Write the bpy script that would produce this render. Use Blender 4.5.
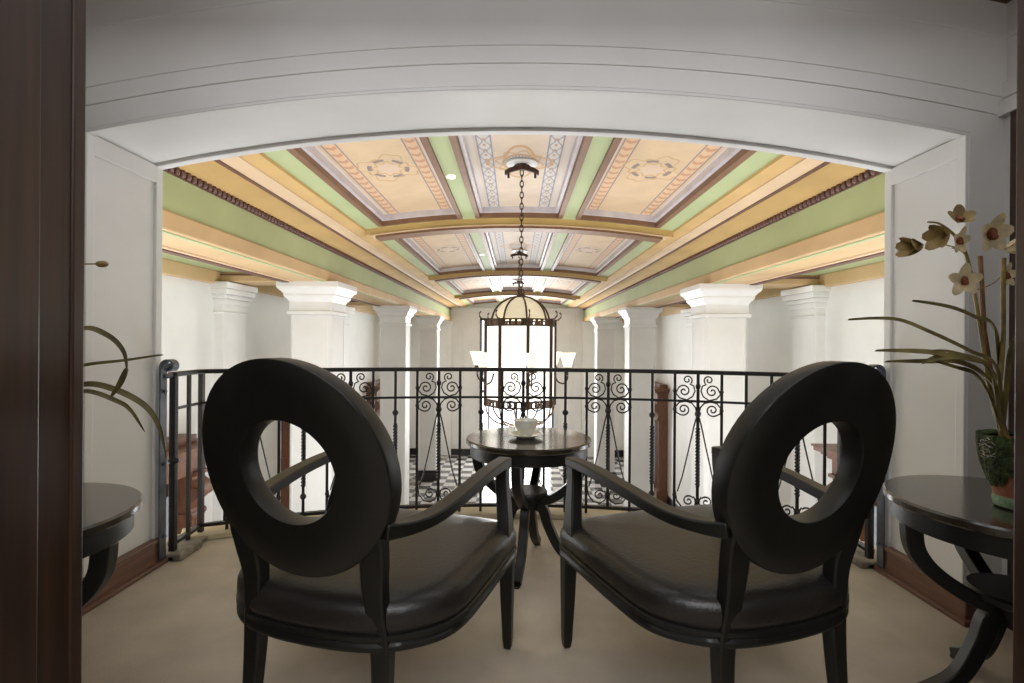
import bpy, math, random
from mathutils import Vector, Matrix
random.seed(7)
S = bpy.context.scene
COL = S.collection
R = math.radians
PI = math.pi
for o in list(bpy.data.objects):
    bpy.data.objects.remove(o, do_unlink=True)

# ------------------------------------------------------------------ camera, world, light, exposure
F = 512.0
CAM = Vector((-0.02, 0.0, 1.12))
YAW, ROLL = R(0.5), R(0.4)
cam_rot = Matrix.Rotation(YAW, 3, 'Z') @ Matrix.Rotation(R(90), 3, 'X') @ Matrix.Rotation(ROLL, 3, 'Z')
cd = bpy.data.cameras.new('camera')
cam = bpy.data.objects.new('camera', cd)
COL.objects.link(cam)
cam.matrix_world = Matrix.Translation(CAM) @ cam_rot.to_4x4()
cd.sensor_width = 36.0
cd.lens = 36.0 * F / 1024.0
cd.clip_start = 0.05
cd.clip_end = 200
S.camera = cam

def at(px, py, Y):
    """world point on the sight line of a photograph pixel at world depth Y"""
    v = cam_rot @ Vector(((px - 512) / F, (341.5 - py) / F, -1))
    return CAM + v * ((Y - CAM.y) / v.y)

W = bpy.data.worlds.new('sky')
S.world = W
W.use_nodes = True
bgn = W.node_tree.nodes['Background']
bgn.inputs[0].default_value = (0.93, 0.97, 1.0, 1)
bgn.inputs[1].default_value = 3.0
S.view_settings.view_transform = 'Standard'
S.view_settings.look = 'None'
S.view_settings.gamma = 1
S.view_settings.use_curve_mapping = False
S.view_settings.exposure = 0.0
try:
    S.cycles.use_denoising = True
    S.cycles.max_bounces = 10
    S.cycles.diffuse_bounces = 6
    S.cycles.glossy_bounces = 4
    S.cycles.sample_clamp_indirect = 6
except Exception:
    pass

def area(name, loc, target, sx, sy, power, color=(1, 1, 1), spread=180):
    l = bpy.data.lights.new(name, 'AREA')
    l.shape = 'RECTANGLE'; l.size = sx; l.size_y = sy
    l.energy = power; l.color = color; l.spread = R(spread)
    o = bpy.data.objects.new(name, l); COL.objects.link(o)
    o.location = loc
    o.rotation_euler = (Vector(target) - Vector(loc)).to_track_quat('-Z', 'Y').to_euler()
    return o

# daylight through the tall glazed door at the far end; the other hall lights are added fill
area('end_window_daylight', (0, 20.2, -0.6), (0, 0, -0.6), 2.6, 5.0, 470, (1, 1, 1))
area('side_fill', (-4.15, 4.3, -0.2), (0, 3.4, 0.6), 2.2, 2.6, 85, (0.97, 0.985, 1))  # added side fill for jambs and hall; no window is built here
area('side_fill', (4.15, 4.3, -0.2), (0, 3.4, 0.6), 2.2, 2.6, 85, (0.97, 0.985, 1))
area('hall_fill', (0, 4.6, -2.9), (0, 8.5, 2.6), 4.0, 1.5, 22, (0.96, 0.98, 1))  # unseen fill added to brighten the hall ceiling
area('hall_fill', (0, 13.5, -3.2), (0, 13.5, 2.6), 4.5, 9.0, 5, (0.95, 0.98, 1))  # weak added fill for the farther ceiling bays
for sx in (-1, 1):
    area('aisle_fill', (3.75 * sx, 10.0, 1.95), (3.75 * sx, 10.0, -3), 0.5, 10, 16, (0.96, 0.98, 1))  # added fill strip that brightens each aisle, no fitting modelled
# unseen fill added in the room behind the doorway, brightens the arch wall
area('back_room_fill', (0, -1.2, 2.55), (0, 0.2, 0.6), 2.2, 1.2, 57, (0.97, 0.98, 1))
area('vestibule_fill', (0, 1.4, 2.42), (0, 1.4, 0), 3.4, 0.5, 9, (0.97, 0.98, 1))  # wide added fill above the vestibule, out of view
area('hall_fill', (0, 5.6, -2.9), (0, 2.4, 2.0), 4.5, 1.2, 230, (0.97, 0.98, 1))  # added fill standing in for floor bounce onto the arch soffit

# ------------------------------------------------------------------ materials
def rgb(r, g, b):
    f = lambda c: (c / 255 / 12.92) if c / 255 <= 0.04045 else ((c / 255 + 0.055) / 1.055) ** 2.4
    return (f(r), f(g), f(b), 1)

def mat(name, col, rough=0.6, metal=0.0, var=0.06, scale=8.0, bump=0.0, bscale=60.0, spec=0.5, stretch=(1, 1, 1), coat=0.0, emit=None, estr=0.0):
    m = bpy.data.materials.new(name); m.use_nodes = True
    n = m.node_tree.nodes; l = m.node_tree.links
    b = n['Principled BSDF']
    b.inputs['Roughness'].default_value = rough
    b.inputs['Metallic'].default_value = metal
    b.inputs['Specular IOR Level'].default_value = spec
    b.inputs['Coat Weight'].default_value = coat; b.inputs['Coat Roughness'].default_value = 0.16
    tc = n.new('ShaderNodeTexCoord'); mp = n.new('ShaderNodeMapping')
    mp.inputs['Scale'].default_value = stretch
    l.new(tc.outputs['Object'], mp.inputs[0])
    nz = n.new('ShaderNodeTexNoise'); nz.inputs['Scale'].default_value = scale; nz.inputs['Detail'].default_value = 4
    l.new(mp.outputs[0], nz.inputs['Vector'])
    cr = n.new('ShaderNodeValToRGB')
    lo = tuple(max(0, c * (1 - var * 2)) for c in col[:3]) + (1,)
    hi = tuple(min(1, c * (1 + var * 2)) for c in col[:3]) + (1,)
    cr.color_ramp.elements[0].color = lo; cr.color_ramp.elements[0].position = 0.3
    cr.color_ramp.elements[1].color = hi; cr.color_ramp.elements[1].position = 0.7
    l.new(nz.outputs[0], cr.inputs[0]); l.new(cr.outputs[0], b.inputs['Base Color'])
    if bump:
        n2 = n.new('ShaderNodeTexNoise'); n2.inputs['Scale'].default_value = bscale; n2.inputs['Detail'].default_value = 3
        l.new(mp.outputs[0], n2.inputs['Vector'])
        bp = n.new('ShaderNodeBump'); bp.inputs['Strength'].default_value = bump; bp.inputs['Distance'].default_value = 0.01
        l.new(n2.outputs[0], bp.inputs['Height']); l.new(bp.outputs[0], b.inputs['Normal'])
    if emit:
        b.inputs['Emission Color'].default_value = emit
        b.inputs['Emission Strength'].default_value = estr
    return m

M = {}
M['white'] = mat('white_painted_plaster', rgb(224, 223, 220), 0.55, var=0.02, scale=2, bump=0.05, bscale=120)
M['white_gloss'] = mat('white_painted_wood', rgb(228, 227, 225), 0.4, var=0.015, scale=3)
M['tan'] = mat('tan_painted_beam', rgb(208, 176, 132), 0.6, var=0.05, scale=1.5)
M['green'] = mat('sage_green_paint', rgb(176, 187, 140), 0.6, var=0.03, scale=1.5)
M['gold'] = mat('ochre_gold_paint', rgb(206, 170, 112), 0.5, var=0.05, scale=2)
M['pinkcream'] = mat('cream_pink_paint', rgb(220, 192, 158), 0.55, var=0.03, scale=2)
M['brownline'] = mat('brown_moulding_paint', rgb(112, 78, 66), 0.5, var=0.06)
M['bead'] = mat('bronze_bead_paint', rgb(112, 82, 76), 0.35, var=0.08, metal=0.2)
M['frame_brown'] = mat('brown_coffer_frame', rgb(126, 92, 66), 0.5, var=0.06)
M['frame_silver'] = mat('lilac_silver_moulding', rgb(206, 200, 205), 0.45, var=0.04)
M['wood_dark'] = mat('dark_stained_wood', rgb(54, 32, 18), 0.5, var=0.18, scale=3.5, stretch=(14, 14, 0.7), coat=0.1)
M['wood_base'] = mat('walnut_baseboard', rgb(112, 80, 64), 0.4, var=0.12, scale=4, stretch=(3, 1, 9))
M['wood_red'] = mat('carved_reddish_wood', rgb(104, 66, 44), 0.4, var=0.16, scale=5, stretch=(6, 6, 1), bump=0.2, bscale=12)
M['wood_ceiling'] = mat('brown_wood_ceiling', rgb(104, 66, 34), 0.45, var=0.1, scale=4, stretch=(1, 8, 8))
M['black_wood'] = mat('ebonised_wood', rgb(18, 18, 15), 0.4, var=0.1, scale=6, stretch=(5, 5, 1))
M['table_top'] = mat('ebonised_table_top', rgb(50, 42, 32), 0.14, var=0.05, scale=6, stretch=(1, 6, 1), coat=0.7)
M['leather'] = mat('black_leather', rgb(36, 33, 30), 0.34, var=0.06, scale=9, bump=0.12, bscale=90)
M['iron'] = mat('wrought_iron', rgb(40, 38, 36), 0.42, metal=0.4, var=0.1, scale=20, bump=0.1, bscale=80)
M['iron_blue'] = mat('worn_grey_iron', rgb(96, 102, 112), 0.35, metal=0.5, var=0.15, scale=12)
M['bronze'] = mat('dark_bronze', rgb(74, 56, 42), 0.4, metal=0.6, var=0.15, scale=20)
M['black_base'] = mat('black_stone_plinth', rgb(28, 27, 26), 0.3)
M['glass_panel'] = mat('opal_glass', rgb(250, 246, 232), 0.3, var=0.01, emit=(1, 0.97, 0.92, 1), estr=1.1)  # emission stands in for window light coming through the panes
M['amber_glass'] = mat('amber_dome_glass', rgb(226, 214, 180), 0.3, var=0.04, emit=(1, 0.9, 0.7, 1), estr=0.35)
M['shade_glass'] = mat('frosted_glass_shade', rgb(214, 206, 186), 0.3, var=0.01, emit=(1, 0.95, 0.85, 1), estr=0.65)
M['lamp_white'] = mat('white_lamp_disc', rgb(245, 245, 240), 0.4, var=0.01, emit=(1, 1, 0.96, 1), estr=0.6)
M['china'] = mat('white_china', rgb(226, 222, 210), 0.12, var=0.03, scale=30)
M['terracotta'] = mat('terracotta', rgb(168, 108, 80), 0.8, var=0.12, scale=14, bump=0.3)
M['moss'] = mat('green_moss', rgb(62, 74, 38), 0.95, var=0.4, scale=40, bump=1.0, bscale=120)
M['verdigris'] = mat('pale_green_crust', rgb(140, 166, 134), 0.9, var=0.2, scale=40, bump=0.6)
M['soil'] = mat('dark_soil', rgb(48, 38, 30), 0.95, var=0.3, scale=50, bump=0.8)
M['leaf'] = mat('olive_dried_leaf', rgb(104, 94, 52), 0.5, var=0.3, scale=14)
M['stem'] = mat('green_brown_stem', rgb(136, 118, 62), 0.5, var=0.25, scale=16)
M['stake'] = mat('brown_cane', rgb(122, 88, 58), 0.6, var=0.2, scale=16)
M['petal'] = mat('cream_petal', rgb(222, 206, 168), 0.6, var=0.16, scale=30)
M['bud'] = mat('olive_bud', rgb(150, 128, 82), 0.6, var=0.2, scale=30)
M['lip'] = mat('rust_red_lip', rgb(138, 74, 48), 0.6, var=0.25, scale=40)
M['stone'] = mat('worn_stone_kerb', rgb(140, 130, 116), 0.8, var=0.22, scale=14, bump=0.5, bscale=30)
M['kerb_cream'] = mat('cream_kerb', rgb(196, 182, 152), 0.7, var=0.08, scale=5)
M['carpet'] = mat('beige_concrete_floor', rgb(188, 176, 160), 0.7, var=0.06, scale=4.5, bump=0.25, bscale=160)
M['silver'] = mat('silver_wire', rgb(190, 190, 186), 0.25, metal=0.9)
M['grey_door'] = mat('grey_blue_door_panel', rgb(150, 154, 164), 0.35, var=0.08, scale=3)

# --- node maths with operators, for painted patterns
class E:
    def __init__(s, nt, v): s.nt = nt; s.v = v
    def _op(s, op, *a):
        n = s.nt.nodes.new('ShaderNodeMath'); n.operation = op
        for i, x in enumerate((s,) + a):
            if isinstance(x, E): s.nt.links.new(x.v, n.inputs[i])
            else: n.inputs[i].default_value = x
        return E(s.nt, n.outputs[0])
    def __add__(s, o): return s._op('ADD', o)
    def __sub__(s, o): return s._op('SUBTRACT', o)
    def __mul__(s, o): return s._op('MULTIPLY', o)
    def __truediv__(s, o): return s._op('DIVIDE', o)
    def gt(s, o): return s._op('GREATER_THAN', o)
    def lt(s, o): return s._op('LESS_THAN', o)
    def abs(s): return s._op('ABSOLUTE')
    def sin(s): return s._op('SINE')
    def sqrt(s): return s._op('SQRT')
    def atan2(s, o): return s._op('ARCTAN2', o)
    def mx(s, o): return s._op('MAXIMUM', o)
    def band(s, a, b): return s.gt(a) * s.lt(b)

def painted_panel(name, base, hw, b0, b1, band_col, pat_col, line_col, med_a, med_b, med_col, med_line, center=False):
    m = bpy.data.materials.new(name); m.use_nodes = True
    nt = m.node_tree; n = nt.nodes; l = nt.links
    bs = n['Principled BSDF']; bs.inputs['Roughness'].default_value = 0.6
    uv = n.new('ShaderNodeUVMap'); uv.uv_map = 'UVMap'
    sp = n.new('ShaderNodeSeparateXYZ'); l.new(uv.outputs[0], sp.inputs[0])
    u = E(nt, sp.outputs[0]); v = E(nt, sp.outputs[1])
    nz = n.new('ShaderNodeTexNoise'); nz.inputs['Scale'].default_value = 2.5; nz.inputs['Detail'].default_value = 5
    l.new(uv.outputs[0], nz.inputs['Vector'])
    cur = None
    def mixc(fac, a, b):
        x = n.new('ShaderNodeMix'); x.data_type = 'RGBA'
        if isinstance(fac, E): l.new(fac.v, x.inputs[0])
        else: x.inputs[0].default_value = fac
        if isinstance(a, tuple): x.inputs[6].default_value = a
        else: l.new(a, x.inputs[6])
        if isinstance(b, tuple): x.inputs[7].default_value = b
        else: l.new(b, x.inputs[7])
        return x.outputs[2]
    fa = E(nt, nz.outputs[0])
    dark = tuple(c * 0.82 for c in base[:3]) + (1,)
    cur = mixc((fa - 0.35) * 2.2, base, dark)
    au = u.abs()
    cur = mixc(au.gt(b0) * au.lt(b1) * 0.8, cur, band_col)
    mid = (b0 + b1) / 2; hwid = (b1 - b0) / 2
    if center:
        # lobed ribbon: bluish cartouches along the band
        s = ((v * 26).sin() * 0.35 + 0.55) * hwid
        cur = mixc(((au - mid).abs() - s).abs().lt(0.008) * 0.7, cur, line_col)
        cur = mixc(((v * 52).sin().gt(0.2)) * ((au - mid).abs().lt(0.012)) * 0.8, cur, pat_col)
    else:
        # twisting guilloche of commas
        t = (v * 40 + (au - mid) * 34).sin()
        t2 = (v * 40 - (au - mid) * 34).sin()
        cur = mixc(t.gt(0.35) * (au - mid).abs().lt(hwid * 0.78) * au.gt(mid) * 0.7, cur, pat_col)
        cur = mixc(t2.gt(0.35) * (au - mid).abs().lt(hwid * 0.78) * au.lt(mid) * 0.7, cur, pat_col)
    for e in (b0, b1):
        cur = mixc((au - e).abs().lt(0.007) * 0.85, cur, line_col)
    cur = mixc(au.gt(b1 + 0.03) * 0.5, cur, rgb(214, 210, 212))
    # medallion
    ru = u / med_a; rv = v / med_b
    r = (ru * ru + rv * rv).sqrt(); th = rv.atan2(ru)
    lob = (th * 8).sin() * 0.10
    if center:
        lob4 = (th * 4 + 1.57).sin() * 0.22
        cur = mixc((r - 0.95 - lob4).abs().lt(0.07) * 0.75, cur, med_col)
        cur = mixc((r - 0.78 - lob).abs().lt(0.05) * 0.6, cur, med_col)
        cur = mixc(r.lt(0.6) * 0.5, cur, med_line)
        cur = mixc((r - 0.6).abs().lt(0.05) * 0.8, cur, med_col)
        cur = mixc((th * 26).sin().gt(0.2) * r.band(0.42, 0.56) * 0.5, cur, rgb(90, 96, 110))
    else:
        cur = mixc((r - 0.82).abs().lt(0.10) * (th * 6).sin().gt(-0.3) * 0.8, cur, med_line)
        cur = mixc((r - 0.62 - lob).abs().lt(0.05) * 0.7, cur, med_col)
        cur = mixc(r.lt(0.45) * 0.5, cur, rgb(214, 190, 180))
        cur = mixc((r - 1.15 - (th * 4).sin() * 0.22 - (th * 12).sin() * 0.08).abs().lt(0.06) * 0.6, cur, med_col)
    l.new(cur, bs.inputs['Base Color'])
    return m

M['paint_side'] = painted_panel('painted_peach_panel', rgb(216, 188, 152), 0.45, 0.27, 0.385, rgb(218, 182, 146), rgb(190, 132, 98), rgb(120, 116, 130),
                                0.21, 0.27, rgb(186, 148, 96), rgb(112, 100, 110))
M['paint_center'] = painted_panel('painted_cream_panel', rgb(222, 203, 182), 0.42, 0.25, 0.37, rgb(210, 206, 200), rgb(190, 140, 100), rgb(132, 134, 158),
                                  0.26, 0.36, rgb(196, 152, 100), rgb(200, 200, 206), True)

# hall floor: black and white tile
def tile_floor():
    m = bpy.data.materials.new('black_white_floor_tiles'); m.use_nodes = True
    nt = m.node_tree; n = nt.nodes; l = nt.links
    b = n['Principled BSDF']; b.inputs['Roughness'].default_value = 0.14
    tc = n.new('ShaderNodeTexCoord')
    ck = n.new('ShaderNodeTexChecker'); ck.inputs['Scale'].default_value = 2.6
    ck.inputs[1].default_value = rgb(176, 174, 170); ck.inputs[2].default_value = rgb(84, 83, 84)
    l.new(tc.outputs['Object'], ck.inputs[0]); l.new(ck.outputs[0], b.inputs['Base Color'])
    return m
M['tiles'] = tile_floor()

# ------------------------------------------------------------------ mesh helpers
class MB:
    def __init__(s): s.v = []; s.f = []; s.uv = None
    def add(s, vs, fs):
        k = len(s.v); s.v += [tuple(x) for x in vs]; s.f += [tuple(i + k for i in f) for f in fs]; return s
    def box(s, x0, x1, y0, y1, z0, z1):
        vs = [(x, y, z) for z in (z0, z1) for y in (y0, y1) for x in (x0, x1)]
        return s.add(vs, [(0, 2, 3, 1), (4, 5, 7, 6), (0, 1, 5, 4), (2, 6, 7, 3), (0, 4, 6, 2), (1, 3, 7, 5)])
    def loops(s, Ls, cap=True, close=False):
        n = len(Ls[0]); vs = [p for L in Ls for p in L]; fs = []
        m = len(Ls)
        for i in range(m if close else m - 1):
            a = i * n; b = ((i + 1) % m) * n
            for j in range(n):
                k = (j + 1) % n
                fs.append((a + j, a + k, b + k, b + j))
        if cap and not close:
            fs.append(tuple(range(n - 1, -1, -1))); fs.append(tuple((m - 1) * n + j for j in range(n)))
        return s.add(vs, fs)
    def prism_y(s, poly, y0, y1):      # poly of (x,z)
        return s.loops([[(x, y0, z) for x, z in poly], [(x, y1, z) for x, z in poly]])
    def prism_z(s, poly, z0, z1):
        return s.loops([[(x, y, z0) for x, y in poly], [(x, y, z1) for x, y in poly]])
    def lathe(s, prof, c=(0, 0, 0), n=32, sx=1, sy=1):
        Ls = [[(c[0] + r * sx * math.cos(2 * PI * j / n), c[1] + r * sy * math.sin(2 * PI * j / n), c[2] + z) for j in range(n)] for r, z in prof]
        return s.loops(Ls)
    def sweep(s, pts, sec, side=None, up=(0, 0, 1), close=False, scale=None, cap=True):
        """sec: list of (a,b) offsets along side / normal; scale: per point (sa,sb)"""
        pts = [Vector(p) for p in pts]; m = len(pts); Ls = []
        for i, p in enumerate(pts):
            if close: t = pts[(i + 1) % m] - pts[i - 1]
            else: t = pts[min(i + 1, m - 1)] - pts[max(i - 1, 0)]
            t.normalize()
            if side is not None:
                sd = Vector(side); nn = t.cross(sd).normalized()
            else:
                sd = t.cross(Vector(up))
                if sd.length < 1e-4: sd = t.cross(Vector((0, 1, 0)))
                sd.normalize(); nn = sd.cross(t).normalized()
            ka, kb = scale[i] if scale else (1, 1)
            Ls.append([tuple(p + sd * a * ka + nn * b * kb) for a, b in sec])
        return s.loops(Ls, cap=cap, close=close)
    def tube(s, pts, r, n=8, scale=None, **k):
        sec = [(r * math.cos(2 * PI * j / n), r * math.sin(2 * PI * j / n)) for j in range(n)]
        return s.sweep(pts, sec, scale=scale, **k)
    def ell(s, c, r, n=10, m=6, rot=None):
        vs = []; 
        Ls = []
        for i in range(1, m):
            a = PI * i / m
            Ls.append([(r[0] * math.sin(a) * math.cos(2 * PI * j / n), r[1] * math.sin(a) * math.sin(2 * PI * j / n), -r[2] * math.cos(a)) for j in range(n)])
        pts = [(0, 0, -r[2])] + [p for L in Ls for p in L] + [(0, 0, r[2])]
        fs = [(0, 1 + (j + 1) % n, 1 + j) for j in range(n)]
        for i in range(m - 2):
            for j in range(n):
                a = 1 + i * n + j; b = 1 + i * n + (j + 1) % n
                fs.append((a, b, b + n, a + n))
        last = len(pts) - 1; a0 = 1 + (m - 2) * n
        fs += [(last, a0 + j, a0 + (j + 1) % n) for j in range(n)]
        c = Vector(c)
        pts = [tuple(c + ((rot @ Vector(p)) if rot else Vector(p))) for p in pts]
        return s.add(pts, fs)
    def build(s, name, m, parent=None, smooth=35, bevel=0, seg=2, fixn=True):
        me = bpy.data.meshes.new(name); me.from_pydata(s.v, [], s.f); me.update()
        if fixn:
            import bmesh
            bm = bmesh.new(); bm.from_mesh(me); bmesh.ops.recalc_face_normals(bm, faces=bm.faces); bm.to_mesh(me); bm.free()
        me.materials.append(M[m] if isinstance(m, str) else m)
        if smooth:
            me.polygons.foreach_set('use_smooth', [True] * len(me.polygons))
            me.set_sharp_from_angle(angle=R(smooth))
        o = bpy.data.objects.new(name, me); COL.objects.link(o)
        if parent: o.parent = parent
        if bevel:
            b = o.modifiers.new('bevel', 'BEVEL'); b.width = bevel; b.segments = seg; b.limit_method = 'ANGLE'; b.angle_limit = R(40)
        return o

def rect(w, h): return [(-w / 2, -h / 2), (w / 2, -h / 2), (w / 2, h / 2), (-w / 2, h / 2)]
def spline(P, n=8):
    P = [Vector(p) for p in P]; out = []
    for i in range(len(P) - 1):
        p0 = P[max(i - 1, 0)]; p1 = P[i]; p2 = P[i + 1]; p3 = P[min(i + 2, len(P) - 1)]
        for k in range(n):
            t = k / n
            out.append(0.5 * ((2 * p1) + (p2 - p0) * t + (2 * p0 - 5 * p1 + 4 * p2 - p3) * t * t + (3 * p1 - p0 - 3 * p2 + p3) * t ** 3))
    out.append(P[-1]); return out
def empty(name, label, cat, loc=(0, 0, 0), rz=0, group=None):
    o = bpy.data.objects.new(name, None); COL.objects.link(o)
    o.location = loc; o.rotation_euler = (0, 0, rz); o['label'] = label; o['category'] = cat
    if group: o['group'] = group
    return o
def struct(o, label=None):
    o['kind'] = 'structure'
    return o
def tag(o, label, cat, group=None):
    o['label'] = label; o['category'] = cat
    if group: o['group'] = group
    return o
def copy_tree(o, parent=None):
    c = o.copy(); COL.objects.link(c); c.parent = parent
    for ch in KIDS.get(o.name, list(o.children)): copy_tree(ch, c)
    return c
KIDS = {}

# ------------------------------------------------------------------ the setting
ZF = -3.46            # hall floor
YA, YB = 2.09, 2.55   # arch wall, near and far face
XJ = 1.81             # jamb half width
YE = 20.6             # end wall
# railing line
def rail_y(x): 
    Rr = (1.79 ** 2 + 0.42 ** 2) / (2 * 0.42)
    return 3.28 - Rr + math.sqrt(Rr * Rr - x * x)
XC = 1.79
RR = (XC ** 2 + 0.42 ** 2) / (2 * 0.42)

# floor of the gallery, bowed front edge
poly = [(-3.2, -3.6), (3.2, -3.6), (3.2, 2.3), (1.98, 2.3), (1.98, 2.9)]
N = 28
for i in range(N + 1):
    x = 1.98 - 3.96 * i / N
    a = math.asin(x / (RR + 0.13)); poly.append((x, 3.28 - RR + (RR + 0.13) * math.cos(a)))
poly += [(-1.98, 2.9), (-1.98, 2.3), (-3.2, 2.3)]
struct(MB().prism_z(poly, -0.35, 0.0).build('floor', 'carpet', smooth=0))
# kerb under the railing
def band(r0, r1, z0, z1, xm=1.95):
    L = []
    for i in range(N + 1):
        x = -xm + 2 * xm * i / N; p = []
        for r, z in ((r0, z0), (r1, z0), (r1, z1), (r0, z1)):
            th = x / RR
            p.append((r * math.sin(th), 3.28 - RR + r * math.cos(th), z))
        L.append(p)
    return L
struct(MB().loops(band(RR - 0.05, RR + 0.12, 0.001, 0.035)).build('trim_1', 'kerb_cream', bevel=0.006))
for sx in (-1, 1):
    x0, x1 = sorted((sx * 1.73, sx * 1.90))
    struct(MB().box(x0, x1, 2.56, 2.92, 0.001, 0.03).build('trim_2', 'stone', bevel=0.008))
    x0, x1 = sorted((sx * 1.70, sx * 1.88))
    struct(MB().box(x0, x1, 2.56, 2.74, 0.001, 0.04).build('trim_2', 'stone', bevel=0.008))

# arch geometry
ARC_S, ARC_A = 1.98, 2.165
def arc_pts(half, off=0.0, n=40):
    h = ARC_A - ARC_S; r = (XJ ** 2 + h * h) / (2 * h); cz = ARC_A - r
    rr = r + off; out = []
    for i in range(n + 1):
        x = -half + 2 * half * i / n
        out.append((x, cz + math.sqrt(rr * rr - x * x)))
    return out
arc = arc_pts(XJ)
# arch wall: two piers and the head
for sx, nm in ((-1, 'wall_left_pier'), (1, 'wall_right_pier')):
    x0, x1 = sorted((sx * XJ, sx * 4.5))
    struct(MB().box(x0, x1, YA, YB, ZF, 3.0).build('wall_arch', 'white_gloss', smooth=0))
mb = MB(); Ls = []
for x, z in arc: Ls.append([(x, YA, z), (x, YB, z), (x, YB, 3.0), (x, YA, 3.0)])
struct(mb.loops(Ls).build('wall_arch', 'white_gloss', smooth=20))
# recessed panels of jambs and of the arch soffit: raised border strips
for sx in (-1, 1):
    f = lambda a, b: sorted((sx * a, sx * b))
    mb = MB(); t = 0.014
    x0, x1 = f(XJ - t, XJ + 0.01)
    mb.box(x0, x1, YA + 0.002, YA + 0.045, 0, ARC_S - 0.005)
    mb.box(x0, x1, YB - 0.045, YB, 0, ARC_S - 0.005)
    mb.box(x0, x1, YA + 0.04, YB - 0.04, ARC_S - 0.09, ARC_S - 0.005)
    struct(mb.build('trim_3', 'white_gloss', smooth=0, bevel=0.004))
    # baseboard of jamb and small return
    mb = MB(); x0, x1 = f(XJ - 0.03, XJ + 0.005); mb.box(x0, x1, YA - 0.03, YB + 0.01, 0, 0.115)
    x0, x1 = f(XJ - 0.036, XJ + 0.005); mb.box(x0, x1, YA - 0.036, YB + 0.012, 0.115, 0.135)
    x0, x1 = f(XJ - 0.05, XJ); mb.box(x0, x1, YA - 0.05, YB + 0.01, 0, 0.022)
    struct(mb.build('baseboard_left' if sx < 0 else 'baseboard_right', 'wood_base', smooth=0, bevel=0.005))
    mb = MB(); x0, x1 = f(XJ, 1.95); mb.box(x0, x1, YA - 0.03, YA, 0, 0.13)
    struct(mb.build('baseboard_front', 'wood_base', smooth=0, bevel=0.005))
    # side wall of the vestibule
    x0, x1 = f(1.95, 2.1); struct(MB().box(x0, x1, 0.9, YA + 0.01, 0, 2.9).build('wall_left' if sx < 0 else 'wall_right', 'white_gloss', smooth=0))
    x0, x1 = f(1.93, 1.955); struct(MB().box(x0, x1, 0.92, YA - 0.045, 0, 2.10).build('trim_4', 'wood_dark', smooth=0))
    # imposts mouldings returning on the side wall
    for off, t in ((0.09, 0.03), (0.16, 0.018), (0.39, 0.012)):
        zz = arc_pts(1.95, off)[-1][1]
        x0, x1 = f(1.95 - t, 1.96); struct(MB().box(x0, x1, 0.92, YA, zz, zz + 0.6 if off > 0.3 else zz + 0.06).build('trim_5', 'white_gloss', smooth=0))
for ya, yb, t0 in ((YA + 0.002, YA + 0.045, 0.014), (YB - 0.05, YB, 0.016)):
    Ls = [[(x, ya, z - t0), (x, yb, z - t0), (x, yb, z + 0.01), (x, ya, z + 0.01)] for x, z in arc_pts(XJ)]
    struct(MB().loops(Ls).build('trim_6', 'white_gloss', smooth=20, bevel=0.003))
# fascias following the arch on the near face
for a, b, t in ((0.09, 0.60, 0.006), (0.16, 0.60, 0.011), (0.39, 0.60, 0.017)):
    lo = arc_pts(1.95, a); hi = arc_pts(1.95, b)
    Ls = [[(p[0], YA + 0.005, p[1]), (p[0], YA - t, p[1]), (p[0], YA - t, q[1]), (p[0], YA + 0.005, q[1])] for p, q in zip(lo, hi)]
    struct(MB().loops(Ls).build('trim_7', 'white_gloss', smooth=20, bevel=0.003))
# curved wood ceiling of the vestibule
c0 = arc_pts(2.05, 0.525)
Ls = [[(x, 0.8, z), (x, YA + 0.02, z), (x, YA + 0.02, z + 0.1), (x, 0.8, z + 0.1)] for x, z in c0]
struct(MB().loops(Ls).build('ceiling', 'wood_ceiling', smooth=20))
# doorway casing between camera and vestibule
XL, XR, YD = -0.921, 1.002, 0.9
for sx, xi in ((-1, XL), (1, XR)):
    f = lambda a, b: sorted((xi + sx * a, xi + sx * b))
    mb = MB()
    x0, x1 = f(0.004, 0.16); mb.box(x0, x1, 0.40, 1.058, 0, 2.8)
    x0, x1 = f(-0.006, 0.1); mb.box(x0, x1, 0.40, 0.955, 0, 2.8)
    x0, x1 = f(-0.001, 0.1); mb.box(x0, x1, 1.030, 1.06, 0, 2.8)
    x0, x1 = f(0.03, 0.22); mb.box(x0, x1, 1.055, 1.085, 0, 2.5)
    struct(mb.build('door_1', 'wood_dark', smooth=0, bevel=0.004))
    x0, x1 = f(0.15, 2.4); struct(MB().box(x0, x1, YD, YD + 0.14, 0, 2.95).build('wall_front', 'white', smooth=0))
struct(MB().box(-3.2, 3.2, YD, YD + 0.14, 2.80, 3.2).build('wall_front', 'white', smooth=0))
# room behind the doorway
struct(MB().box(-3.2, 3.2, -3.7, -3.6, 0, 2.8).build('wall_back', 'white', smooth=0))
for sx in (-1, 1):
    x0, x1 = sorted((sx * 3.2, sx * 3.3)); struct(MB().box(x0, x1, -3.7, 1.04, 0, 2.8).build('wall_back', 'white', smooth=0))
struct(MB().box(-3.3, 3.3, -3.7, 1.0, 2.8, 2.9).build('ceiling', 'white', smooth=0))

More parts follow.
